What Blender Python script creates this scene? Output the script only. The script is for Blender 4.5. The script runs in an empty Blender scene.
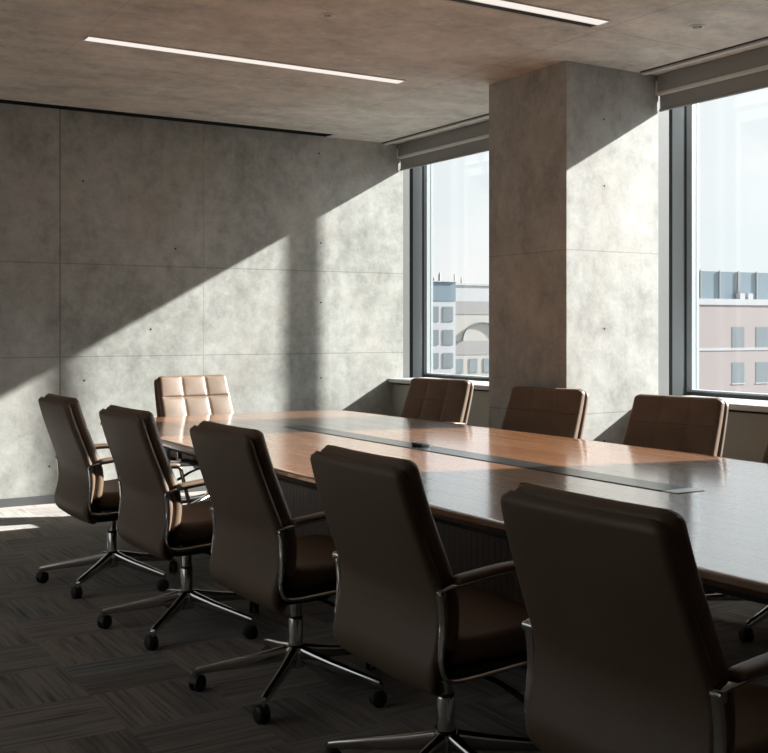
import bpy, bmesh, math, random
from mathutils import Vector, Matrix

random.seed(7)
scene = bpy.context.scene
COL = scene.collection
PI = math.pi

# ------------------------------------------------------------------ render look
scene.view_settings.view_transform = 'Standard'
scene.view_settings.look = 'None'
scene.view_settings.exposure = 0.12
scene.view_settings.gamma = 1.0
scene.view_settings.use_curve_mapping = False
try:
    scene.cycles.use_denoising = True
    scene.cycles.denoiser = 'OPENIMAGEDENOISE'
    scene.cycles.max_bounces = 10
    scene.cycles.diffuse_bounces = 6
    scene.cycles.transparent_max_bounces = 16
    scene.cycles.sample_clamp_indirect = 6.0
    scene.cycles.caustics_reflective = False
    scene.cycles.caustics_refractive = False
except Exception:
    pass

# ------------------------------------------------------------------ materials
class NT:
    def __init__(self, name):
        self.m = bpy.data.materials.new(name)
        self.m.use_nodes = True
        self.t = self.m.node_tree
        self.t.nodes.clear()
        self.out = self.t.nodes.new('ShaderNodeOutputMaterial')
    def n(self, kind, **kw):
        nd = self.t.nodes.new(kind)
        for k, v in kw.items():
            if k.startswith('i_'):
                nd.inputs[k[2:].replace('_', ' ')].default_value = v
            else:
                setattr(nd, k, v)
        return nd
    def l(self, a, b):
        self.t.links.new(a, b)
    def val(self, sock, v):
        if isinstance(v, (int, float, tuple, list)):
            sock.default_value = v
        else:
            self.l(v, sock)
    def math(self, op, a, b=0.0, c=None, clamp=False):
        nd = self.n('ShaderNodeMath', operation=op, use_clamp=clamp)
        self.val(nd.inputs[0], a); self.val(nd.inputs[1], b)
        if c is not None: self.val(nd.inputs[2], c)
        return nd.outputs[0]
    def mix(self, f, a, b, blend='MIX'):
        nd = self.n('ShaderNodeMix', data_type='RGBA', blend_type=blend)
        self.val(nd.inputs[0], f); self.val(nd.inputs[6], a); self.val(nd.inputs[7], b)
        return nd.outputs[2]
    def coords(self, which='Object'):
        return self.n('ShaderNodeTexCoord').outputs[which]
    def mapping(self, vec, scale=(1, 1, 1), loc=(0, 0, 0), rot=(0, 0, 0)):
        nd = self.n('ShaderNodeMapping')
        self.l(vec, nd.inputs['Vector'])
        nd.inputs['Scale'].default_value = scale
        nd.inputs['Location'].default_value = loc
        nd.inputs['Rotation'].default_value = rot
        return nd.outputs[0]
    def noise(self, vec, scale, detail=5.0, rough=0.55, dist=0.0):
        nd = self.n('ShaderNodeTexNoise')
        self.l(vec, nd.inputs['Vector'])
        nd.inputs['Scale'].default_value = scale
        nd.inputs['Detail'].default_value = detail
        nd.inputs['Roughness'].default_value = rough
        nd.inputs['Distortion'].default_value = dist
        return nd.outputs['Fac']
    def ramp(self, fac, stops):
        nd = self.n('ShaderNodeValToRGB')
        self.l(fac, nd.inputs[0])
        el = nd.color_ramp.elements
        while len(el) < len(stops): el.new(0.5)
        for e, (p, c) in zip(el, stops):
            e.position = p
            e.color = (c[0], c[1], c[2], 1) if not isinstance(c, (int, float)) else (c, c, c, 1)
        return nd.outputs[0]
    def bsdf(self, color, rough=0.5, metal=0.0, spec=0.5, bump=None, bump_strength=0.1, bump_dist=0.01, coat=0.0, coat_rough=0.1, sheen=0.0):
        b = self.n('ShaderNodeBsdfPrincipled')
        if isinstance(color, (tuple, list)): b.inputs['Base Color'].default_value = (color[0], color[1], color[2], 1)
        else: self.l(color, b.inputs['Base Color'])
        self.val(b.inputs['Roughness'], rough)
        b.inputs['Metallic'].default_value = metal
        b.inputs['Specular IOR Level'].default_value = spec
        b.inputs['Coat Weight'].default_value = coat
        b.inputs['Coat Roughness'].default_value = coat_rough
        b.inputs['Sheen Weight'].default_value = sheen
        if bump is not None:
            bp = self.n('ShaderNodeBump')
            bp.inputs['Strength'].default_value = bump_strength
            bp.inputs['Distance'].default_value = bump_dist
            self.l(bump, bp.inputs['Height'])
            self.l(bp.outputs[0], b.inputs['Normal'])
        self.l(b.outputs[0], self.out.inputs[0])
        return b

def concrete(name, dark, light, lines=(), warm=0.0, streak=(1.0, 1.0, 0.7)):
    t = NT(name)
    co = t.coords()
    big = t.noise(co, 0.8, 5, 0.6, 0.1)
    mid = t.noise(t.mapping(co, streak, (3, 1, 2)), 3.4, 9, 0.68, 0.15)
    blot = t.noise(t.mapping(co, (1, 1, 1), (6, 2, 1)), 9.0, 7, 0.72, 0.1)
    fine = t.noise(co, 34, 6, 0.7)
    a = t.math('MULTIPLY_ADD', big, 0.35, t.math('MULTIPLY', mid, 0.60))
    a = t.math('MULTIPLY_ADD', blot, 0.42, a)
    a = t.math('MULTIPLY_ADD', fine, 0.14, a)
    f = t.ramp(a, [(0.60, 0.0), (0.89, 1.0)])
    c = t.mix(f, (*dark, 1), (*light, 1))
    # rust-warm and cool clouds in the cement
    w = t.ramp(t.noise(t.mapping(co, (1, 1, 0.8), (9, 4, 7)), 1.7, 5, 0.6), [(0.48, 0.0), (0.68, 1.0)])
    c = t.mix(t.math('MULTIPLY', w, 0.30 + warm), c, (light[0] * 0.96, light[1] * 0.86, light[2] * 0.80, 1))
    # pale lime veils
    v = t.ramp(t.noise(t.mapping(co, (1, 1, 0.6), (2, 8, 5)), 3.6, 8, 0.72, 0.2), [(0.50, 0.0), (0.66, 1.0)])
    c = t.mix(t.math('MULTIPLY', v, 0.22), c, (light[0] * 1.12, light[1] * 1.12, light[2] * 1.1, 1))
    # pin holes
    pin = t.n('ShaderNodeTexVoronoi'); t.l(co, pin.inputs['Vector']); pin.inputs['Scale'].default_value = 9.0
    ph = t.math('LESS_THAN', pin.outputs['Distance'], 0.035)
    c = t.mix(t.math('MULTIPLY', ph, 0.35), c, (dark[0] * .45, dark[1] * .45, dark[2] * .45, 1))
    h = a
    if lines:
        sep = t.n('ShaderNodeSeparateXYZ'); t.l(co, sep.inputs[0])
        tot = None
        for ax, pos, wd, st in lines:
            m = t.math('MULTIPLY', t.math('COMPARE', sep.outputs[ax], pos, wd), st)
            tot = m if tot is None else t.math('MAXIMUM', tot, m)
        c = t.mix(tot, c, (dark[0] * .35, dark[1] * .35, dark[2] * .33, 1))
        h = t.math('SUBTRACT', a, t.math('MULTIPLY', tot, 0.8))
    t.bsdf(c, 0.72, spec=0.35, bump=h, bump_strength=0.25, bump_dist=0.012)
    return t.m

def plain(name, col, rough=0.5, metal=0.0, spec=0.5, var=0.06, scale=18.0, bump=0.0, coat=0.0):
    t = NT(name)
    nz = t.noise(t.coords(), scale, 5, 0.6)
    lo = tuple(max(0, c * (1 - var)) for c in col); hi = tuple(c * (1 + var) for c in col)
    c = t.mix(nz, (*lo, 1), (*hi, 1))
    t.bsdf(c, rough, metal, spec, bump=nz if bump else None, bump_strength=bump, bump_dist=0.002, coat=coat)
    return t.m

M = {}
M['concrete_wall'] = concrete('board_marked_concrete', (.225, .23, .206), (.455, .458, .428),
    lines=[(0, 2.312, .006, .55), (0, 3.495, .0035, .28), (0, 4.67, .003, .12), (0, 1.13, .005, .5), (2, 1.851, .004, .42), (2, 1.125, .004, .40)], warm=.05)
M['concrete_pillar'] = concrete('pillar_concrete', (.225, .225, .203), (.455, .452, .425),
    lines=[(2, 1.845, .004, .30), (2, 0.80, .004, .35)], warm=.10)
M['concrete_ceiling'] = concrete('ceiling_concrete', (.38, .36, .32), (.72, .69, .63),
    lines=[(0, 4.305, .004, .45), (1, 4.655, .004, .4), (1, 7.02, .003, .2), (0, 1.85, .003, .25)], warm=.18, streak=(.6, 1.0, 1.0))
M['plaster_side'] = plain('pale_painted_wall', (.74, .72, .68), .8, var=.02)
M['black'] = plain('matt_black', (.012, .012, .013), 0.6, spec=.3)
M['hole'] = plain('tie_hole_dark', (.05, .048, .045), .9, spec=.1)
M['baseboard'] = plain('dark_grey_skirting', (.085, .088, .09), .55)
M['sill'] = plain('pale_grey_sill', (.50, .51, .50), .38, var=.03)
M['panel'] = plain('olive_grey_panel', (.32, .315, .28), .55, var=.04, scale=6)
M['closure'] = plain('grey_closure', (.12, .125, .122), .6)
M['frame_dark'] = plain('dark_gasket', (.035, .042, .048), .5)
M['frame'] = plain('blue_grey_aluminium', (.68, .76, .81), .42, metal=.1, var=.03)
M['sash'] = plain('light_aluminium', (.40, .44, .46), .35, metal=.2, var=.03)
M['blind_case'] = plain('blind_cassette_grey', (.28, .285, .275), .55, var=.04)
M['blind_trim'] = plain('blind_trim_light', (.68, .68, .65), .45, var=.03)
M['chrome'] = plain('polished_chrome', (.60, .60, .59), .14, metal=1.0, var=.03, scale=30)
M['steel'] = plain('brushed_steel', (.55, .56, .57), .32, metal=1.0, var=.06, scale=60)
M['caster'] = plain('caster_rubber', (.014, .014, .015), .5, var=.2)
M['mechanism'] = plain('black_plastic', (.018, .018, .019), .42, var=.15)
M['fin'] = plain('facade_fin_grey', (.28, .31, .33), .5)

def leather():
    t = NT('brown_leather')
    co = t.coords()
    n1 = t.noise(co, 7.0, 5, .6, .3)
    n2 = t.noise(co, 2.2, 3, .5)
    vor = t.n('ShaderNodeTexVoronoi'); t.l(co, vor.inputs['Vector']); vor.inputs['Scale'].default_value = 340.0
    c = t.mix(t.ramp(t.math('MULTIPLY_ADD', n1, .6, t.math('MULTIPLY', n2, .4)), [(.35, 0), (.68, 1)]), (.112, .071, .043, 1), (.165, .110, .070, 1))
    h = t.math('MULTIPLY_ADD', n1, .5, vor.outputs['Distance'])
    t.bsdf(c, t.math('MULTIPLY_ADD', n1, .16, .36), spec=.5, bump=h, bump_strength=.10, bump_dist=.003)
    return t.m
M['leather'] = leather()

def shell_leather():
    t = NT('taupe_back_leather')
    co = t.coords()
    n1 = t.noise(co, 6.0, 5, .6, .3)
    vor = t.n('ShaderNodeTexVoronoi'); t.l(co, vor.inputs['Vector']); vor.inputs['Scale'].default_value = 340.0
    c = t.mix(n1, (.112, .074, .049, 1), (.155, .106, .072, 1))
    h = t.math('MULTIPLY_ADD', n1, .5, vor.outputs['Distance'])
    t.bsdf(c, t.math('MULTIPLY_ADD', n1, .14, .42), spec=.45, bump=h, bump_strength=.08, bump_dist=.003)
    return t.m
M['shell'] = shell_leather()

def wood(name, c0, c1, c2, axis=1, rough=.27, coat=.6, plank=0.0):
    t = NT(name)
    co = t.coords()
    sc = [14, 14, 14]; sc[axis] = .55
    st = t.mapping(co, tuple(sc))
    g1 = t.noise(st, 1.0, 6, .62, 1.2)
    sc2 = [70, 70, 70]; sc2[axis] = 1.6
    g2 = t.noise(t.mapping(co, tuple(sc2)), 1.0, 4, .6)
    big = t.noise(co, .8, 3, .5)
    f = t.math('MULTIPLY_ADD', g2, .32, t.math('MULTIPLY', g1, .72))
    f = t.math('MULTIPLY_ADD', big, .18, f)
    c = t.ramp(f, [(.38, c0), (.58, c1), (.82, c2)])
    t.bsdf(c, t.math('MULTIPLY_ADD', g1, .10, rough - .05), spec=.7, bump=g2, bump_strength=.05, bump_dist=.002, coat=coat, coat_rough=.13).inputs['Coat IOR'].default_value = 2.0 if coat > .9 else 1.5
    return t.m
M['wood'] = wood('walnut_top', (.17, .068, .027), (.235, .102, .045), (.30, .142, .068), coat=1.0)
M['wood_dark'] = wood('dark_walnut_base', (.038, .022, .014), (.055, .033, .022), (.075, .046, .031), axis=2, rough=.45, coat=0)

def carpet():
    t = NT('charcoal_plank_carpet')
    co = t.coords()
    sep = t.n('ShaderNodeSeparateXYZ'); t.l(co, sep.inputs[0])
    S = .40
    ix = t.math('FLOOR', t.math('DIVIDE', sep.outputs[0], S)); iy = t.math('FLOOR', t.math('DIVIDE', sep.outputs[1], S))
    par = t.math('ABSOLUTE', t.math('MODULO', t.math('ADD', ix, iy), 2.0))
    par = t.math('GREATER_THAN', par, .5)
    a = t.noise(t.mapping(co, (2.2, 55, 1)), 1.0, 5, .65, .3)
    b = t.noise(t.mapping(co, (55, 2.2, 1)), 1.0, 5, .65, .3)
    a2 = t.noise(t.mapping(co, (1.2, 14, 1), (4, 2, 0)), 1.0, 3, .6)
    b2 = t.noise(t.mapping(co, (14, 1.2, 1), (4, 2, 0)), 1.0, 3, .6)
    sa = t.math('MULTIPLY_ADD', a2, .5, a); sb = t.math('MULTIPLY_ADD', b2, .5, b)
    s = t.math('ADD', t.math('MULTIPLY', sa, par), t.math('MULTIPLY', sb, t.math('SUBTRACT', 1.0, par)))
    # half-tile planks of slightly different dye lots
    half = t.math('ADD', t.math('MULTIPLY', t.math('FLOOR', t.math('DIVIDE', sep.outputs[1], S / 2)), par),
                  t.math('MULTIPLY', t.math('FLOOR', t.math('DIVIDE', sep.outputs[0], S / 2)), t.math('SUBTRACT', 1.0, par)))
    cmb = t.n('ShaderNodeCombineXYZ'); t.l(ix, cmb.inputs[0]); t.l(iy, cmb.inputs[1]); t.l(half, cmb.inputs[2])
    wn = t.n('ShaderNodeTexWhiteNoise', noise_dimensions='3D'); t.l(cmb.outputs[0], wn.inputs['Vector'])
    fine = t.noise(co, 240, 3, .7)
    s = t.math('MULTIPLY_ADD', fine, .35, s)
    f = t.ramp(s, [(.66, 0.0), (1.22, 1.0)])
    c = t.mix(f, (.040, .035, .031, 1), (.230, .212, .194, 1))
    dye = t.ramp(wn.outputs['Value'], [(0.0, (.74, .70, .66)), (.35, (1.0, .97, .94)), (.7, (1.20, 1.09, 1.0)), (1.0, (.90, .98, 1.0))])
    c = t.mix(1.0, c, dye, 'MULTIPLY')
    t.bsdf(c, .95, spec=.15, bump=s, bump_strength=.35, bump_dist=.006, sheen=.15)
    return t.m
M['carpet'] = carpet()

def glass():
    t = NT('window_glass')
    tr = t.n('ShaderNodeBsdfTransparent'); tr.inputs[0].default_value = (.975, .985, .985, 1)
    gl = t.n('ShaderNodeBsdfGlossy'); gl.inputs['Roughness'].default_value = .0
    lw = t.n('ShaderNodeLayerWeight'); lw.inputs['Blend'].default_value = .5
    fac = t.math('MULTIPLY_ADD', t.math('POWER', lw.outputs['Facing'], 4.0), .45, .025)
    mx = t.n('ShaderNodeMixShader')
    t.l(fac, mx.inputs[0]); t.l(tr.outputs[0], mx.inputs[1]); t.l(gl.outputs[0], mx.inputs[2])
    t.l(mx.outputs[0], t.out.inputs[0])
    return t.m
M['glass'] = glass()

def emit(name, col, s):
    t = NT(name)
    e = t.n('ShaderNodeEmission'); e.inputs[0].default_value = (*col, 1); e.inputs[1].default_value = s
    t.l(e.outputs[0], t.out.inputs[0])
    return t.m
M['lamp'] = emit('warm_lamp_diffuser', (1.0, .92, .84), .90)

M['rail_metal'] = plain('dark_anodised_cover', (.085, .095, .098), .22, metal=.75, var=.05, scale=8)
M['rail_end'] = plain('pale_aluminium_end', (.62, .64, .65), .3, metal=.7)
# far town
M['town_white'] = plain('far_white_render', (.36, .37, .385), .8, scale=.3)
M['town_pink'] = plain('far_pink_brick', (.29, .255, .252), .85, var=.05, scale=.6)
M['town_grey'] = plain('far_grey_stone', (.24, .235, .235), .85, scale=.4)
M['town_cream'] = plain('far_cream_stone', (.33, .32, .30), .85, scale=.4)
M['town_glass'] = plain('far_blue_glass', (.15, .20, .235), .35, var=.08, scale=.35)
M['town_pane'] = plain('far_dark_pane', (.17, .20, .215), .3, var=.12, scale=.5)
M['asphalt'] = plain('far_street', (.22, .22, .22), .9, scale=.2)

# ------------------------------------------------------------------ mesh builder
class MB:
    def __init__(self):
        self.v = []; self.f = []; self.mi = []; self.sm = []
    def add(self, verts, faces, mi=0, smooth=False):
        o = len(self.v)
        self.v += [tuple(p) for p in verts]
        for f in faces:
            self.f.append([i + o for i in f]); self.mi.append(mi); self.sm.append(smooth)
        return self
    def box(self, x0, x1, y0, y1, z0, z1, mi=0, bevel=0.0, seg=2):
        if bevel <= 0:
            v = [(x, y, z) for z in (z0, z1) for y in (y0, y1) for x in (x0, x1)]
            f = [(0, 2, 3, 1), (4, 5, 7, 6), (0, 1, 5, 4), (2, 6, 7, 3), (0, 4, 6, 2), (1, 3, 7, 5)]
            return self.add(v, f, mi)
        bm = bmesh.new()
        bmesh.ops.create_cube(bm, size=1.0)
        for p in bm.verts:
            p.co = Vector(((x0 + x1) / 2 + p.co.x * (x1 - x0), (y0 + y1) / 2 + p.co.y * (y1 - y0), (z0 + z1) / 2 + p.co.z * (z1 - z0)))
        bmesh.ops.bevel(bm, geom=bm.edges[:], offset=bevel, segments=seg, profile=.5, affect='EDGES')
        bm.verts.index_update()
        self.add([p.co[:] for p in bm.verts], [[q.index for q in f.verts] for f in bm.faces], mi, True)
        bm.free()
        return self
    def rings(self, rings, closed_ring=True, cap=True, mi=0, smooth=True, loop=False):
        n = len(rings[0]); v = [p for r in rings for p in r]; f = []
        R = len(rings)
        for i in range(R if loop else R - 1):
            a = i * n; b = ((i + 1) % R) * n
            for j in range(n if closed_ring else n - 1):
                k = (j + 1) % n
                f.append((a + j, a + k, b + k, b + j))
        if cap and not loop:
            f.append(tuple(range(n - 1, -1, -1))); f.append(tuple((R - 1) * n + j for j in range(n)))
        return self.add(v, f, mi, smooth)
    def lathe(self, prof, seg=24, center=(0, 0, 0), axis='z', mi=0):
        """prof: list of (r, h)."""
        rs = []
        for r, h in prof:
            ring = []
            for k in range(seg):
                a = 2 * PI * k / seg
                if axis == 'z': p = (center[0] + r * math.cos(a), center[1] + r * math.sin(a), center[2] + h)
                elif axis == 'y': p = (center[0] + r * math.cos(a), center[1] + h, center[2] + r * math.sin(a))
                else: p = (center[0] + h, center[1] + r * math.cos(a), center[2] + r * math.sin(a))
                ring.append(p)
            rs.append(ring)
        return self.rings(rs, mi=mi)
    def sweep(self, path, hw, ht, side=None, seg=12, closed=False, mi=0, power=3.2):
        """flat-oval section swept along path; side = constant width axis."""
        pts = [Vector(p) for p in path]; N = len(pts); rs = []
        for i, p in enumerate(pts):
            if closed: tg = pts[(i + 1) % N] - pts[i - 1]
            else: tg = pts[min(i + 1, N - 1)] - pts[max(i - 1, 0)]
            tg.normalize()
            s = Vector(side) if side is not None else (Vector((0, 0, 1)).cross(tg) if abs(tg.z) < .95 else Vector((0, 1, 0)))
            s = (s - tg * s.dot(tg)).normalized(); nrm = tg.cross(s).normalized()
            a_ = hw(i / (N - 1)) if callable(hw) else hw
            b_ = ht(i / (N - 1)) if callable(ht) else ht
            ring = []
            for k in range(seg):
                a = 2 * PI * (k + .5) / seg; ca, sa = math.cos(a), math.sin(a)
                ring.append(p + s * (a_ * math.copysign(abs(ca) ** (2 / power), ca)) + nrm * (b_ * math.copysign(abs(sa) ** (2 / power), sa)))
            rs.append(ring)
        return self.rings(rs, loop=closed, mi=mi)
    def build(self, name, mats, parent=None, loc=None, angle=None):
        me = bpy.data.meshes.new(name)
        me.from_pydata(self.v, [], self.f)
        if not isinstance(mats, (list, tuple)): mats = [mats]
        for m in mats: me.materials.append(m)
        for p, i, s in zip(me.polygons, self.mi, self.sm):
            p.material_index = i; p.use_smooth = s
        bm = bmesh.new(); bm.from_mesh(me)
        bmesh.ops.remove_doubles(bm, verts=bm.verts, dist=1e-6)
        bmesh.ops.recalc_face_normals(bm, faces=bm.faces)
        bm.to_mesh(me); bm.free()
        if any(self.sm):
            me.set_sharp_from_angle(angle=math.radians(angle or 42))
        me.update()
        o = bpy.data.objects.new(name, me); COL.objects.link(o)
        if parent is not None: o.parent = parent
        if loc: o.location = loc
        return o

def smooth_path(pts, n=8, closed=False):
    P = [Vector(p) for p in pts]; N = len(P); out = []
    rng = N if closed else N - 1
    for i in range(rng):
        p0 = P[(i - 1) % N] if (closed or i > 0) else P[0] * 2 - P[1]
        p1 = P[i]; p2 = P[(i + 1) % N]
        p3 = P[(i + 2) % N] if (closed or i + 2 < N) else P[-1] * 2 - P[-2]
        for k in range(n):
            t = k / n
            out.append(.5 * ((2 * p1) + (p2 - p0) * t + (2 * p0 - 5 * p1 + 4 * p2 - p3) * t * t + (3 * p1 - p0 - 3 * p2 + p3) * t ** 3))
    if not closed: out.append(P[-1].copy())
    return out

def thing(name, label, cat, loc=(0, 0, 0), rz=0.0, group=None):
    o = bpy.data.objects.new(name, None); COL.objects.link(o)
    o.empty_display_size = .2
    o.location = loc; o.rotation_euler = (0, 0, rz)
    o['label'] = label; o['category'] = cat
    if group: o['group'] = group
    return o
def tag(o, label, cat, group=None):
    o['label'] = label; o['category'] = cat
    if group: o['group'] = group
    return o
def struct(o, label, cat):
    o['kind'] = 'structure'; o['label'] = label; o['category'] = cat
    return o
def dup(root, loc, rz, label, group=None):
    r = root.copy(); COL.objects.link(r); r.location = loc; r.rotation_euler = (0, 0, rz); r['label'] = label
    if group: r['group'] = group
    for ch in list(root.children):
        c = ch.copy(); COL.objects.link(c); c.parent = r
        for g in ch.children:
            d = g.copy(); COL.objects.link(d); d.parent = c
    return r

# ------------------------------------------------------------------ room shell
YB = 8.54          # inner face of the back wall
HC = 3.04          # ceiling
XL, YR = -1.9, -2.6
XG = 5.70          # glazing line
PX0, PX1, PY0, PY1 = 4.615, 5.42, 5.30, 6.11

struct(MB().box(XL - .2, 5.87, YR - .2, YB + .5, -.2, 0).build('floor', M['carpet']), 'charcoal plank carpet floor with streaked tiles', 'floor')

wb = MB().box(XL - .2, 5.46, YB, YB + .25, 0, HC + .25)
def tie(mb, x, y, z, r=.008):
    n = 14
    v = [(x, y - .0012, z)] + [(x + r * math.cos(2 * PI * k / n), y - .0012, z + r * math.sin(2 * PI * k / n)) for k in range(n)]
    mb.add(v, [(0, 1 + k, 1 + (k + 1) % n) for k in range(n)], 1)
for x, z in [(2.49, 2.50), (3.25, 2.00), (4.58, 2.89), (4.60, 2.10), (3.04, 1.34), (2.50, 0.94), (2.23, 0.285), (4.60, 1.575), (4.60, 0.91), (1.30, 2.5), (1.30, .94)]:
    tie(wb, x, YB, z)
struct(wb.build('wall_back', [M['concrete_wall'], M['hole']]), 'grey concrete back wall with panel joints and tie holes', 'wall')
LW0, LW1, LZ0, LZ1 = 2.6, 6.6, .7, 2.9
wl = MB()
wl.box(XL - .2, XL, YR, LW0, 0, HC + .25); wl.box(XL - .2, XL, LW1, YB, 0, HC + .25)
wl.box(XL - .2, XL, LW0, LW1, 0, LZ0); wl.box(XL - .2, XL, LW0, LW1, LZ1, HC + .25)
struct(wl.build('wall_left', M['plaster_side']), 'pale wall on the left of the room', 'wall')
wn = bpy.data.objects.new('window_3', None); COL.objects.link(wn)  # unseen window, added to let fill daylight onto the chair backs
struct(wn, 'wide window in the wall on the left', 'window')
fw = MB()
fw.box(XL - .14, XL - .06, LW0, LW0 + .06, LZ0, LZ1); fw.box(XL - .14, XL - .06, LW1 - .06, LW1, LZ0, LZ1); fw.box(XL - .14, XL - .06, 4.57, 4.63, LZ0 + .06, LZ1 - .06)
fw.box(XL - .14, XL - .06, LW0 + .06, LW1 - .06, LZ0, LZ0 + .06); fw.box(XL - .14, XL - .06, LW0 + .06, LW1 - .06, LZ1 - .06, LZ1)
fw.build('window_frame', M['frame'], wn)
MB().box(XL - .105, XL - .095, LW0 + .06, 4.57, LZ0 + .06, LZ1 - .06).build('pane', M['glass'], wn)
MB().box(XL - .105, XL - .095, 4.63, LW1 - .06, LZ0 + .06, LZ1 - .06).build('pane', M['glass'], wn)
struct(MB().box(XL - .2, 5.9, YR - .2, YR, 0, HC + .25).build('wall_front', M['plaster_side']), 'grey concrete wall behind the viewer', 'wall')

# ceiling: slab with a recess slot along the back wall
cl = MB()
SL = 8.385; SX = 4.65
cl.box(XL - .2, 5.60, YR - .2, SL, HC, HC + .25)
cl.box(SX, 5.60, SL, YB, HC, HC + .25)
cl.box(5.46, 5.60, YB, YB + .5, HC, HC + .25)
cl.box(5.60, 5.95, YR - .2, YB + .5, HC + .30, HC + .36)
cl.box(5.60, 5.602, YR - .2, YB + .5, HC + .25, HC + .30)
cl.box(XL - .2, SX, SL, YB, HC + .13, HC + .25, 1)
cl.box(XL - .2, SX, YB - .012, YB - .0005, HC + .002, HC + .13, 1)
cl.box(XL - .2, SX, SL + .0005, SL + .01, HC + .002, HC + .13, 1)
cl.box(SX - .01, SX - .0005, SL, YB, HC + .002, HC + .13, 1)
struct(cl.build('ceiling', [M['concrete_ceiling'], M['black']]), 'concrete ceiling with a black slot along the back wall', 'ceiling')
struct(MB().box(XL, 5.34, YB - .014, YB - .0005, 0.0, .064).build('baseboard_back', M['baseboard']), 'dark grey skirting at the foot of the back wall', 'baseboard')

# window wall
wr = MB()
wr.box(5.345, 5.77, 2.92, PY0, 0, .835, 0)
wr.box(5.345, 5.77, PY1, YB - .0005, 0, .835, 0)
wr.box(5.40, 5.62, 2.92, PY0, .835, .852, 1)
wr.box(5.40, 5.62, PY1, YB - .0005, .835, .852, 1)
struct(wr.build('wall_right', [M['panel'], M['black']]), 'olive grey panelled wall below the windows', 'wall')
pr = MB()
pr.box(5.75, 5.88, YR, 2.90, 0, HC + .30, 0)
struct(pr.build('wall_right_pier', M['plaster_side']), 'concrete wall beside the second window', 'wall')

pl = MB().box(PX0, PX1, PY0, PY1, 0, HC, 0)
for x, z in [(4.93, 2.70), (4.935, 2.27), (4.935, 1.345), (4.935, .62)]:
    tie(pl, x, PY0, z, .007)
struct(pl.build('pillar', [M['concrete_pillar'], M['hole']]), 'square concrete pillar between the two windows', 'pillar')
ct = MB()
ct.box(PX1, 5.545, PY0 + .025, PY1 - .3, 0, HC)
ct.box(5.77, 5.87, 5.55, 5.70, 0, HC + .30)
ct.box(5.46, 5.545, YB + .02, YB + .25, 0, HC)
ct.box(5.46, 5.90, YB + .42, YB + .50, 0, HC + .30)
ct.box(5.46, 5.50, YB + .25, YB + .42, 0, HC)
struct(ct.build('trim_1', M['closure']), 'grey closing strips beside the window frames', 'trim')
for i, (y0, y1) in enumerate([(PY1, YB - .0005), (2.92, PY0 - .0005)]):
    s = MB().box(5.30, 5.765, y0, y1, .852, .888, 0, .003, 2)
    struct(s.build('windowsill' if i == 0 else 'windowsill.001', M['sill']), ['pale grey windowsill beside the back wall', 'pale grey windowsill under the right window'][i], 'windowsill')

W1Y, W1F, W2Y, W2F = 8.907, .238, 5.55, .165
def window(idx, y0, y1, far, near, label):
    """glazing unit in the plane XG; far / near = jamb widths"""
    r = bpy.data.objects.new('window_%d' % idx, None); COL.objects.link(r)
    struct(r, label, 'window')
    f = MB(); zb, zt = .860, HC + .30
    # jamb at the far (larger y) side: dark gasket edge, face, groove
    f.box(5.770, 5.87, y1 - far * .28, y1, zb, zt, 1)
    f.box(5.765, 5.87, y1 - far * .86, y1 - far * .28, zb, zt, 0)
    f.box(5.78, 5.87, y1 - far, y1 - far * .86, zb, zt, 1)
    f.box(5.770, 5.87, y0, y0 + near, zb, zt, 0)
    f.box(5.765, 5.87, y0 + near, y1 - far, zb, zb + .050, 1)
    f.box(5.770, 5.87, y0 + near, y1 - far, zt - .05, zt, 0)
    f.build('window_frame', [M['frame'], M['frame_dark']], r)
    a, b, c, d = y0 + near, y1 - far, zb + .050, zt - .05
    s = MB(); w = .048
    s.box(5.78, 5.85, b - w, b, c, d); s.box(5.78, 5.85, a, a + w, c, d)
    s.box(5.78, 5.85, a + w, b - w, c, c + .014); s.box(5.78, 5.85, a + w, b - w, d - w, d)
    s.build('sash', M['sash'], r)
    MB().box(5.815, 5.827, a + w, b - w, c + .014, d - w).build('pane', M['glass'], r)
window(1, 5.70, W1Y, W1F, .10, 'tall window beside the back wall')
window(2, 2.90, W2Y, W2F, .10, 'tall window on the right of the pillar')

# roller blinds, cut by the walls
def blind(y0, y1, label):
    r = thing('roller_blind', label, 'blind', (5.43, (y0 + y1) / 2, 0), 0, 'roller blinds above the windows')
    h = (y1 - y0) / 2
    MB().box(-.035, .06, -h, h, 2.925, HC - .001, 0, .004, 2).build('cassette', M['blind_case'], r)
    MB().box(-.040, .055, -h, h, 2.905, 2.925, 0, .003, 2).build('cassette_lip', M['blind_trim'], r)
    e = MB(); e.box(-.045, .05, h - .002, h + .010, 2.905, 3.0, 0, .003, 2)
    e.build('end_cap', M['blind_trim'], r)
    fb = MB().box(-.002, .002, -h + .002, h + .008, 2.808, 2.906)
    fo = fb.build('fabric', M['blind_case'], r)
    MB().lathe([(.0, -h + .002), (.010, -h + .002), (.010, h + .008), (0, h + .008)], 12, (0, 0, 2.808), 'y').build('hem_bar', M['blind_case'], fo)
    return r
blind(PY1 + .004, YB - .014, 'grey roller blind cassette over the window beside the back wall')
blind(2.92, PY0 - .014, 'grey roller blind cassette over the window right of the pillar')
for i, (y0, y1) in enumerate([(PY1, YB), (2.92, PY0 - .02)]):
    t_ = MB()
    t_.box(5.245, 5.285, y0, y1, HC - .016, HC - .0005, 0)
    t_.box(5.225, 5.245, y0, y1, HC - .004, HC - .0005, 1)
    struct(t_.build('trim_%d' % (i + 2), [M['blind_trim'], M['black']]), ['light ceiling trim in front of the far blind', 'light ceiling trim in front of the right blind'][i], 'trim')

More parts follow.
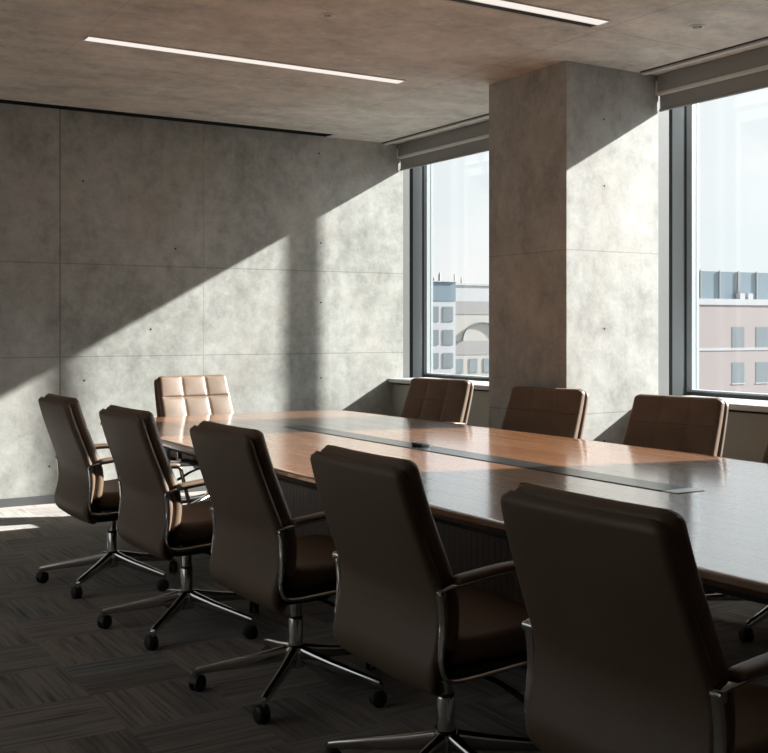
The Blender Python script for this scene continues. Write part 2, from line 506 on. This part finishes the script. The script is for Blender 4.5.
# unseen fins added outside behind the pillar to cast the back wall's shadow bands
for i, (y, hw_) in enumerate(((8.02, .033), (7.495, .026))):
    f = MB().box(6.44, 6.56, y - hw_, y + hw_, -.6, 4.6, 0)
    struct(f.build('facade_fin', M['fin']) if i == 0 else f.build('facade_fin.001', M['fin']), ['grey facade fin outside the far window', 'grey facade fin outside behind the pillar'][i], 'facade fin')

# ------------------------------------------------------------------ ceiling fittings
def strip_light(x0, x1, y0, y1, label):
    r = thing('linear_ceiling_light', label, 'ceiling light', ((x0 + x1) / 2, (y0 + y1) / 2, HC), 0, 'recessed linear ceiling lights')
    hx, hy = (x1 - x0) / 2, (y1 - y0) / 2
    MB().box(-hx, hx, -hy, hy, -.006, -.0005).build('diffuser', M['lamp'], r)
    fr = MB()
    for sx in (-1, 1): fr.box(sx * hx - (.006 if sx < 0 else 0), sx * hx + (.006 if sx > 0 else 0), -hy - .006, hy + .006, -.007, -.0005)
    for sy in (-1, 1): fr.box(-hx, hx, sy * hy - (.006 if sy < 0 else 0), sy * hy + (.006 if sy > 0 else 0), -.007, -.0005)
    fr.build('trim_frame', M['blind_trim'], r)
    return r
strip_light(1.87, 4.04, 6.295, 6.39, 'long warm white ceiling light strip nearer the back wall')
l2 = strip_light(1.95, 4.21, 4.485, 4.57, 'warm white ceiling light strip at the top with black slot beside it')
MB().box(-1.13, 1.13, .050, .105, -.004, -.0005).build('air_slot', M['black'], l2)

def downlight(x, y, r0, label):
    r = thing('ceiling_spotlight', label, 'spotlight', (x, y, HC), 0, 'small round ceiling spotlights')
    MB().lathe([(r0 * .62, -.001), (r0 * .66, -.007), (r0 * .92, -.007), (r0, -.0008), (r0 * .62, -.0006)], 32).build('trim_ring', M['blind_trim'], r)
    MB().lathe([(0, -.002), (r0 * .6, -.002), (r0 * .6, -.0006), (0, -.0006)], 32).build('reflector', M['frame_dark'], r)
    MB().lathe([(0, -.009), (r0 * .22, -.008), (r0 * .28, -.002), (0, -.002)], 20).build('lens', M['sash'], r)
downlight(2.84, 5.20, .032, 'tiny round ceiling spotlight above the table left of the strips')
downlight(4.71, 4.31, .045, 'round ceiling spotlight near the right window')

# ------------------------------------------------------------------ conference table
TY0, TY1, TXC = 0.9, 7.19, 3.085
def outline(inset=0.0, n=40):
    ym, L = (TY0 + TY1) / 2, (TY1 - TY0) / 2
    def hw(y):
        q = (y - 4.2) / 3.0
        return .995 - .075 * q * q - inset
    pts = []
    ys = [TY0 + inset + (TY1 - TY0 - 2 * inset) * k / n for k in range(n + 1)]
    R = .20
    def cut(y):
        e = max(0.0, R - min(y - ys[0], ys[-1] - y))
        return R - math.sqrt(max(0.0, R * R - e * e))
    ys = sorted(ys + [ys[0] + R * (1 - math.cos(PI / 2 * k / 8)) for k in range(1, 8)] + [ys[-1] - R * (1 - math.cos(PI / 2 * k / 8)) for k in range(1, 8)])
    hw0 = hw
    hw = lambda y: hw0(y) - cut(y)
    right = [(TXC + hw(y), y) for y in ys]
    # ends bow out gently
    w1 = hw(ys[-1]); far = []
    for k in range(1, 16):
        u = 1 - 2 * k / 16
        far.append((TXC + w1 * u, ys[-1] + .03 * (1 - u * u)))
    left = [(TXC - hw(y), y) for y in reversed(ys)]
    w0 = hw(ys[0]); nearp = []
    for k in range(1, 16):
        u = -1 + 2 * k / 16
        nearp.append((TXC + w0 * u, ys[0] - .03 * (1 - u * u)))
    return right + far + left + nearp
tb = thing('conference_table', 'long boat shaped walnut conference table between the two rows of chairs', 'table', (0, 0, 0))
top = MB()
rs = []
for ins, z in [(0.03, .740), (0.006, .740), (0.002, .7385), (0.0, .735), (0.0, .7205), (0.028, .698), (0.05, .697)]:
    rs.append([(x, y, z) for x, y in outline(ins)])
top.rings(rs, smooth=True)
top.build('tabletop', M['wood'], tb, angle=25)
uf = MB()
o1 = outline(.10); uf.rings([[(x, y, .697) for x, y in o1], [(x, y, .662) for x, y in o1]], smooth=False)
uf.build('underframe', M['black'], tb)
bs = MB()
BX0, BX1, BY0, BY1 = 2.72, 3.45, 3.35, 5.75
bs.box(BX0, BX1, BY0, BY1, .05, .662)
n = 60
for k in range(n):
    y = BY0 + (BY1 - BY0) * (k + .5) / n
    bs.box(BX0 - .008, BX0, y - .0185, y + .0185, .06, .655)
for k in range(18):
    x = BX0 + (BX1 - BX0) * (k + .5) / 18
    bs.box(x - .0185, x + .0185, BY0 - .008, BY0, .06, .655)
bs.build('pedestal', M['wood_dark'], tb)
MB().box(BX0 + .03, BX1 - .03, BY0 + .03, BY1 - .03, 0, .05).build('plinth', M['black'], tb)
for k, (x, y) in enumerate([(2.50, 6.72), (3.67, 6.72), (2.50, 1.5), (3.67, 1.5)]):
    MB().sweep([(x, y, .0), (x, y, .02), (x, y, .66)], .030, .018, side=(0, 1, 0)).build('leg', M['sash'], tb)
# cable rail along the middle
cr = MB().box(3.03, 3.175, 2.945, 6.10, .7395, .7430, 0, .0012, 1)
rail = cr.build('cable_rail', M['rail_metal'], tb)
MB().box(3.022, 3.03, 2.945, 6.10, .7396, .7412).build('rail_gap', M['black'], rail)
MB().box(3.03, 3.175, 2.87, 2.943, .7395, .7432, 0, .0012, 1).build('rail_end_plate', M['rail_end'], rail)
sk = thing('table_socket_block', 'small black connector block on the metal rail of the table', 'connector', (3.105, 4.69, .7430))
MB().box(-.028, .028, -.045, -.004, 0, .020, 0, .004, 2).build('socket', M['mechanism'], sk)
MB().box(-.028, .028, .004, .045, 0, .020, 0, .004, 2).build('socket', M['mechanism'], sk)
MB().box(-.020, .020, -.040, .040, 0, .012).build('bridge', M['black'], sk)

# ------------------------------------------------------------------ chairs
BACK = [(-.302, .986), (-.291, .945), (-.273, .885), (-.243, .80), (-.211, .715), (-.187, .65), (-.178, .60), (-.182, .54), (-.194, .485), (-.204, .44), (-.196, .40), (-.165, .377), (-.12, .368)]
def resample(pts, n):
    P = smooth_path([(x, 0, z) for x, z in pts], 10)
    d = [0]
    for a, b in zip(P, P[1:]): d.append(d[-1] + (b - a).length)
    out = []; j = 0
    for k in range(n + 1):
        s = d[-1] * k / n
        while j < len(P) - 2 and d[j + 1] < s: j += 1
        t = (s - d[j]) / max(1e-9, d[j + 1] - d[j])
        out.append(P[j].lerp(P[j + 1], min(1, max(0, t))))
    return out, d[-1]
def warp(k, n):
    t = k / n
    return .5 - .5 * math.cos(PI * t) if False else t
def pad(mb, prof, W, T, R, rc0, rc1, off, nu=44, nv=64, seams_v=(), seams_u=(), groove=.007, pillow=.006, bow=0.0, mi=0):
    """upholstered slab following a side profile (x, z); W half width, T thickness, R edge rounding,
    rc0 / rc1 corner radii at profile start / end, off = offset of the mid surface along its normal"""
    pts, L = resample(prof, nv)
    us = []
    for i in range(nu + 1):
        q = 2 * i / nu - 1
        us.append(math.sin(q * PI / 2) * .45 + q * .55)
    F = []; B = []
    for j, p in enumerate(pts):
        a = pts[max(j - 1, 0)]; b = pts[min(j + 1, nv)]
        tg = (b - a).normalized()
        nrm = Vector((-tg.z, 0, tg.x))            # points forward (+x) for a profile running downwards
        s = L * j / nv
        de = min(s, L - s)
        W0 = W(j / nv) if callable(W) else W
        w = W0
        if s < rc0: w = W0 - rc0 + math.sqrt(max(0, rc0 ** 2 - (rc0 - s) ** 2))
        if L - s < rc1: w = W0 - rc1 + math.sqrt(max(0, rc1 ** 2 - (rc1 - (L - s)) ** 2))
        fr = []; br = []
        for u in us:
            ds = (1 - abs(u)) * w
            ex, ey = max(0, R - ds), max(0, R - de)
            d = R - math.hypot(ex, ey)
            d = max(0.0, min(R, d))
            t = T * math.sqrt(max(0, 1 - (1 - d / R) ** 2))
            g = 0.0; pv = 1.0
            for sv in seams_v:
                g = max(g, math.exp(-((s - sv) / .006) ** 2))
            for su in seams_u:
                g = max(g, .6 * math.exp(-(((u - su) * w) / .006) ** 2))
            if seams_v or seams_u:
                cu = [-1] + list(seams_u) + [1]; cv = [0] + list(seams_v) + [L]
                for a0, a1 in zip(cu, cu[1:]):
                    if a0 <= u <= a1: pv *= math.sin(PI * (u - a0) / (a1 - a0)) ** .5 if a1 > a0 else 1
                for a0, a1 in zip(cv, cv[1:]):
                    if a0 <= s <= a1: pv *= max(0, math.sin(PI * (s - a0) / (a1 - a0))) ** .5
            else: pv = 0
            bw = bow * (1 - u * u)
            c = p + nrm * (off - bw)
            y = u * w
            e = min(1, d / R) * (1 - abs(u) ** 8)
            fr.append((c.x + nrm.x * (t / 2 - groove * g * e + pillow * pv * e), y, c.z + nrm.z * (t / 2 - groove * g * e + pillow * pv * e)))
            br.append((c.x - nrm.x * t / 2, y, c.z - nrm.z * t / 2))
        F.append(fr); B.append(br)
    n = nu + 1
    v = [q for r in F for q in r] + [q for r in B for q in r]
    o = n * (nv + 1); f = []
    for j in range(nv):
        for i in range(nu):
            a = j * n + i
            f.append((a, a + 1, a + 1 + n, a + n)); f.append((o + a, o + a + n, o + a + 1 + n, o + a + 1))
    mb.add(v, f, mi, True)
    return L

def make_chair(label, group):
    c = thing('office_chair', label, 'chair', (0, 0, 0), 0, group)
    # rear shell and quilted cushion
    sh = MB(); pad(sh, BACK, lambda q: .255 + .024 * min(1, q * 1.7), .034, .019, .035, .13, .0, bow=.007, nu=36, nv=56)
    sh.build('back_shell', M['shell'], c, angle=80)
    cp = [(x, z) for x, z in BACK[:9]]
    cp[0] = (-.303, .992)
    bc = MB(); pad(bc, cp, lambda q: .251 + .021 * q, .052, .026, .035, .03, .039, bow=.007, nu=66, nv=84,
                   seams_v=(.172, .35), seams_u=(-1 / 3, 1 / 3), groove=.008, pillow=.006)
    bc.build('back_cushion', M['leather'], c, angle=80)
    # seat
    sp = [(-.150, .482), (-.08, .470), (.02, .468), (.12, .476), (.20, .482), (.255, .472), (.285, .444)]
    st = MB(); pad(st, [(x, z) for x, z in reversed(sp)], .250, .085, .040, .06, .04, .0, nu=44, nv=48, seams_v=(.26,), pillow=.006, groove=.006)
    st.build('seat', M['leather'], c, angle=80)
    sb = MB(); pad(sb, [(.262, .424), (.2, .422), (0, .410), (-.14, .407)], .252, .036, .015, .05, .04, .0, nu=20, nv=20)
    sb.build('seat_pan', M['mechanism'], c, angle=80)
    # arm loops: flat chrome bar, padded on top
    for s in (-1, 1):
        y = s * .282
        loop = [(-.198, .645), (-.193, .610), (-.190, .560), (-.194, .51), (-.198, .465), (-.190, .432), (-.165, .417), (-.12, .414), (-.04, .418), (.06, .425),
                (.128, .432), (.150, .450), (.145, .50), (.125, .58), (.108, .645), (.100, .674), (.078, .686), (.0, .684), (-.08, .676), (-.15, .667), (-.184, .662), (-.196, .657)]
        path = smooth_path([(x, y, z) for x, z in loop], 5, True)
        a = MB().sweep(path, .0155, .0062, side=(0, 1, 0), closed=True)
        # stub that ties the bar to the rear shell
        a.sweep([(-.198, y + s * .017, .650), (-.194, y - s * .02, .650), (-.185, y - s * .03, .650)], .011, .009, side=(0, 0, 1))
        a.sweep([(-.08, y, .4155), (-.08, y - s * .06, .412)], .018, .005, side=(1, 0, 0))
        ar = a.build('arm_frame', M['chrome'], c, angle=50)
        pp = smooth_path([(-.150, y, .677), (-.13, y, .682), (-.08, y, .688), (.0, y, .696), (.06, y, .698), (.098, y, .694)], 6)
        ap = MB().sweep(pp, lambda t: .024 * (1 - (2 * t - 1) ** 8) ** .5 + .002, lambda t: .0095 * (1 - (2 * t - 1) ** 8) ** .5 + .001, side=(0, 1, 0), seg=16, power=2.8)
        ap.build('arm_pad', M['leather'], ar, angle=70)
    # tilt mechanism and lever
    me = MB().box(-.10, .12, -.075, .075, .335, .398, 0, .012, 2)
    me.box(-.04, .06, -.15, .15, .380, .398, 0, .005, 1)
    me.build('tilt_mechanism', M['mechanism'], c)
    lv = MB().sweep(smooth_path([(.03, -.06, .355), (.06, -.13, .350), (.085, -.19, .335), (.105, -.245, .312), (.115, -.275, .302)], 5), .009, lambda t: .006 + .004 * t, side=None, seg=10, power=2.2)
    lo = lv.build('tilt_lever', M['mechanism'], c)
    MB().lathe([(0, -.006), (.008, -.006), (.009, 0), (.008, .006), (0, .006)], 12, (.116, -.279, .301), 'y').build('lever_tip', M['chrome'], lo)
    BX = .012                                              # the column stands a little forward of the seat root
    # gas column
    MB().lathe([(0, .10), (.027, .10), (.027, .262), (.025, .266), (.0245, .267), (.0, .267)], 28, (BX, 0, 0)).build('column_sleeve', M['chrome'], c)
    MB().lathe([(0, .2675), (.0265, .2675), (.0265, .276), (0, .276)], 28, (BX, 0, 0)).build('column_ring', M['mechanism'], c)
    MB().lathe([(0, .276), (.0225, .276), (.0225, .336), (0, .336)], 28, (BX, 0, 0)).build('gas_piston', M['chrome'], c)
    MB().lathe([(0, .085), (.034, .085), (.040, .095), (.040, .150), (.034, .164), (.0275, .168), (0, .168)], 28, (BX, 0, 0)).build('base_hub', M['chrome'], c)
    for k in range(5):
        t = math.radians(-135) + 2 * PI * k / 5
        ca, sa = math.cos(t), math.sin(t)
        path = [(.030, .136), (.08, .126), (.16, .111), (.25, .097), (.342, .083), (.370, .079)]
        lg = MB().sweep([(ca * r + BX, sa * r, z) for r, z in path], lambda q: .019 - .008 * q, lambda q: .030 - .019 * q, side=(-sa, ca, 0), seg=14, power=3.4)
        lg.build('base_leg', M['chrome'], c, angle=50)
        R = .372; cx, cy = ca * R + BX, sa * R
        w = MB()
        # twin wheels turned a little, with a hood between them
        sw = t + .9
        ax = Vector((-math.sin(sw), math.cos(sw), 0)); fw = Vector((math.cos(sw), math.sin(sw), 0)); ctr = Vector((cx, cy, .030)) - fw * .012
        for sd in (-1, 1):
            rs_ = []
            for rr, hh in [(.0, .022), (.018, .0225), (.027, .020), (.030, .016), (.030, .007), (.026, .004), (0, .004)]:
                rs_.append([ctr + ax * (sd * hh) + fw * (rr * math.cos(2 * PI * q / 20)) + Vector((0, 0, rr * math.sin(2 * PI * q / 20))) for q in range(20)])
            w.rings(rs_)
        hd = [ctr + fw * (.026 * math.cos(a)) + Vector((0, 0, .026 * math.sin(a) + .004)) for a in [PI * q / 10 for q in range(11)]]
        w.sweep(hd, .019, .0045, side=ax[:], seg=8)
        co = w.build('caster', M['caster'], c)
        MB().lathe([(0, .055), (.006, .055), (.006, .066), (.010, .068), (.010, .080), (0, .082)], 14, (cx, cy, 0)).build('caster_stem', M['chrome'], co)
    return c

G1 = 'brown leather office chairs along the near side of the table'
G2 = 'brown leather office chairs along the window side of the table'
near = [(1.812, 5.72, .5, 'brown leather office chair farthest back in the near row, before the sunlit wall'),
        (1.826, 4.69, 1.4, 'brown leather office chair, second from the back wall in the near row'),
        (1.858, 3.67, .8, 'brown leather office chair in the middle of the near row of five'),
        (1.838, 2.66, -.6, 'brown leather office chair just behind the nearest one in the near row'),
        (1.833, 1.728, -.2, 'brown leather office chair nearest the viewer, its base cut off by the frame')]
c0 = None
for x, y, a, lab in near:
    if c0 is None:
        c0 = make_chair(lab, G1); c0.location = (x, y, 0); c0.rotation_euler = (0, 0, math.radians(a))
    else:
        nc = dup(c0, (x, y, 0), math.radians(a), lab, G1)
        if abs(y - 2.66) < .02:                                  # the swivel base stands turned under this seat
            for ch in nc.children:
                if ch.name.startswith(('base_leg', 'caster')): ch.rotation_euler = (0, 0, math.radians(-23))
for x, y, a, lab in [(4.36, 6.66, 196, 'brown leather office chair across the table below the window beside the back wall'),
                     (4.245, 5.31, 194, 'brown leather office chair across the table before the concrete pillar'),
                     (4.31, 4.28, 192, 'brown leather office chair across the table, below the right window'),
                     (4.21, 3.285, 184, 'brown leather office chair at the right edge of the picture, almost wholly cut off')]:
    oc = dup(c0, (x, y, 0), math.radians(a), lab, G2)
    oc.scale = (1.11, 1.11, .972)
hcx = dup(c0, (3.06, 7.36, 0), math.radians(-86), 'sunlit tan leather office chair at the head of the table by the back wall')
del hcx['group']; hcx.scale = (1.11, 1.11, 1.0)

# ------------------------------------------------------------------ the town outside
H0 = 1.35
YAW = math.radians(31.6); FX = 1097.0
FWD = Vector((math.sin(YAW), math.cos(YAW), 0)); RGT = Vector((math.cos(YAW), -math.sin(YAW), 0))
def site(lat, depth): return FWD * depth + RGT * lat
def building(name, label, lat, depth, rz_extra=0.0, group=None):
    p = site(lat, depth)
    return thing(name, label, 'building', (p.x, p.y, -14.0), -YAW + math.radians(26.6) + rz_extra, group)
struct(MB().box(9, 320, -120, 320, -14.6, -14.0).build('street', M['asphalt']), 'grey street level far below the windows', 'street')

# blue glazed office block seen through the far window (150 m away)
b = building('office_block', 'pale office block with blue glazing in the far window', 5.5, 150)
zt = 14 + 1.35 + 6.45
MB().box(-14, 4.95, 0, 16, 0, zt - 2.7).build('wall', M['town_white'], b)
MB().box(-14, 4.95, -.05, 16, zt - 2.7, zt - .1).build('attic_storey', M['town_glass'], b)
MB().box(-14.1, 5.0, -.2, 16.1, zt - .1, zt + .05).build('roof_edge', M['town_white'], b)
for r_ in range(5):
    for k in range(6):
        x = 2.95 - 2.3 * k; z1 = zt - 3.5 - 3.2 * r_
        w_ = MB().box(x, x + 1.6, -.06, .0, z1 - 2.05, z1).build('window', M['town_pane'], b)
for x, h in ((1.9, 1.1), (3.2, .7), (4.1, 1.4), (-1.5, .9)):
    MB().lathe([(0, 0), (.22, 0), (.2, h * .7), (.05, h), (0, h)], 8, (x, 3, zt)).build('roof_vent', M['town_grey'], b)
# low stone hall with an arch, farther off
D = 210.0; u = D / FX
b = building('stone_hall', 'cream and grey stone hall with an arched roof beside the blue office block', 62 * u, D)
g = 14 + H0
MB().box(0, 30, 0, 16, 0, g + 14 * u).build('wall', M['town_cream'], b)
MB().box(-.2, 30.2, -.06, 16, g + 14 * u, g + 27 * u).build('cornice', M['town_grey'], b)
MB().box(-.1, 30.1, -.05, 0, g - 27 * u, g - 13 * u).build('string_course', M['town_grey'], b)
ar = MB(); ar.sweep([(8.0 + 4.4 * math.cos(PI * k / 24), -.05, g - 13 * u + 3.6 * math.sin(PI * k / 24)) for k in range(25)], .35, .06, side=(0, 1, 0), seg=8)
ar.build('arch', M['town_glass'], b)
for k in range(5):
    MB().box(2.0 + 3.2 * k, 3.8 + 3.2 * k, -.08, 0, g - 45 * u, g - 31 * u).build('window', M['town_pane'], b)
# hazy white block behind
D = 270.0; u = D / FX
b = building('white_block', 'hazy white block rising behind the stone hall', 64 * u, D)
MB().box(0, 34, 0, 16, 0, g + 43 * u).build('wall', M['town_white'], b)
MB().box(-.2, 34.2, -.2, 16.2, g + 43 * u, g + 45 * u).build('roof_edge', M['town_white'], b)
for x, h in ((3.0, 2.4), (5.0, 1.6)):
    MB().lathe([(0, 0), (.25, 0), (.12, h), (0, h)], 8, (x, 2, g + 45 * u)).build('roof_mast', M['town_grey'], b)

# pink brick building across the street, right window (100 m away)
b = building('brick_building', 'pinkish brick building with a glazed roof screen in the right window', 31.5, 100)
zt3 = 14 + 1.35 + 2.1
MB().box(-8, 30, 0, 14, 0, zt3).build('wall', M['town_pink'], b)
MB().box(-8.1, 30.1, -.06, 14.1, zt3, zt3 + .55).build('parapet', M['town_white'], b)
MB().box(-8, 30, -.03, 0, zt3 - 4.15, zt3 - 3.9).build('string_course', M['town_white'], b)
for r_ in range(4):
    for k in range(12):
        x = .3 + 2.95 * k; z1 = zt3 - 2.0 - 3.25 * r_
        w_ = MB().box(x, x + 1.5, -.02, 0, z1 - 1.9, z1).build('window', M['town_pane'], b)
        MB().box(x - .06, x + 1.56, -.035, -.02, z1 - 2.0, z1 - 1.9).build('ledge', M['town_white'], w_)
sc_ = MB().box(-8, 30, 1.2, 1.35, zt3 + .55, zt3 + 3.1).build('roof_screen', M['town_glass'], b)
for k in range(16):
    x = -7 + 2.3 * k
    MB().box(x - .05, x + .05, 1.1, 1.2, zt3 + .55, zt3 + 3.2).build('screen_post', M['town_grey'], sc_)
for x in (1.6, 2.6):
    MB().box(x, x + .6, .3, .8, zt3 + .55, zt3 + 1.1).build('roof_unit', M['town_white'], b)

# ------------------------------------------------------------------ light
sun = bpy.data.lights.new('sun', 'SUN'); sun.energy = 21.5; sun.angle = math.radians(1.0); sun.color = (1.0, .978, .95)
so = bpy.data.objects.new('sun', sun); COL.objects.link(so)
so.rotation_euler = Vector((-1.0, .25, -.556)).to_track_quat('-Z', 'Y').to_euler()
so.location = (30, -10, 20)

w = bpy.data.worlds.new('sky'); scene.world = w; w.use_nodes = True
t = w.node_tree; t.nodes.clear()
def N(k): return t.nodes.new(k)
tc = N('ShaderNodeTexCoord'); mp = N('ShaderNodeMapping'); t.links.new(tc.outputs['Generated'], mp.inputs[0]); mp.inputs['Scale'].default_value = (2.2, 2.2, 6.5)
nz = N('ShaderNodeTexNoise'); t.links.new(mp.outputs[0], nz.inputs['Vector']); nz.inputs['Scale'].default_value = 1.6; nz.inputs['Detail'].default_value = 6
rp = N('ShaderNodeValToRGB'); t.links.new(nz.outputs['Fac'], rp.inputs[0])
rp.color_ramp.elements[0].position = .38; rp.color_ramp.elements[0].color = (.86, .925, .945, 1)
rp.color_ramp.elements[1].position = .62; rp.color_ramp.elements[1].color = (.97, .972, .97, 1)
bg = N('ShaderNodeBackground'); t.links.new(rp.outputs[0], bg.inputs[0])
# brighter haze round the unseen sun, added to lift the room's ambient light
dt = N('ShaderNodeVectorMath'); dt.operation = 'DOT_PRODUCT'; nm = N('ShaderNodeVectorMath'); nm.operation = 'NORMALIZE'
t.links.new(tc.outputs['Generated'], nm.inputs[0]); t.links.new(nm.outputs[0], dt.inputs[0]); dt.inputs[1].default_value = Vector((1.0, -.25, .556)).normalized()
mxm = N('ShaderNodeMath'); mxm.operation = 'MAXIMUM'; t.links.new(dt.outputs['Value'], mxm.inputs[0]); mxm.inputs[1].default_value = 0
pw = N('ShaderNodeMath'); pw.operation = 'POWER'; t.links.new(mxm.outputs[0], pw.inputs[0]); pw.inputs[1].default_value = 9.0
ma = N('ShaderNodeMath'); ma.operation = 'MULTIPLY_ADD'; t.links.new(pw.outputs[0], ma.inputs[0]); ma.inputs[1].default_value = 4.0; ma.inputs[2].default_value = .96
t.links.new(ma.outputs[0], bg.inputs[1])
ow = N('ShaderNodeOutputWorld'); t.links.new(bg.outputs[0], ow.inputs[0])

# ------------------------------------------------------------------ camera
cam = bpy.data.cameras.new('camera'); co = bpy.data.objects.new('camera', cam); COL.objects.link(co)
co.location = (0, 0, H0); co.rotation_euler = (PI / 2, 0, -YAW)
cam.sensor_fit = 'HORIZONTAL'; cam.sensor_width = 36.0; cam.lens = 36.0 * FX / 768
cam.shift_y = -(376.5 - 328) / 768
cam.clip_start = .05; cam.clip_end = 1000
scene.camera = co
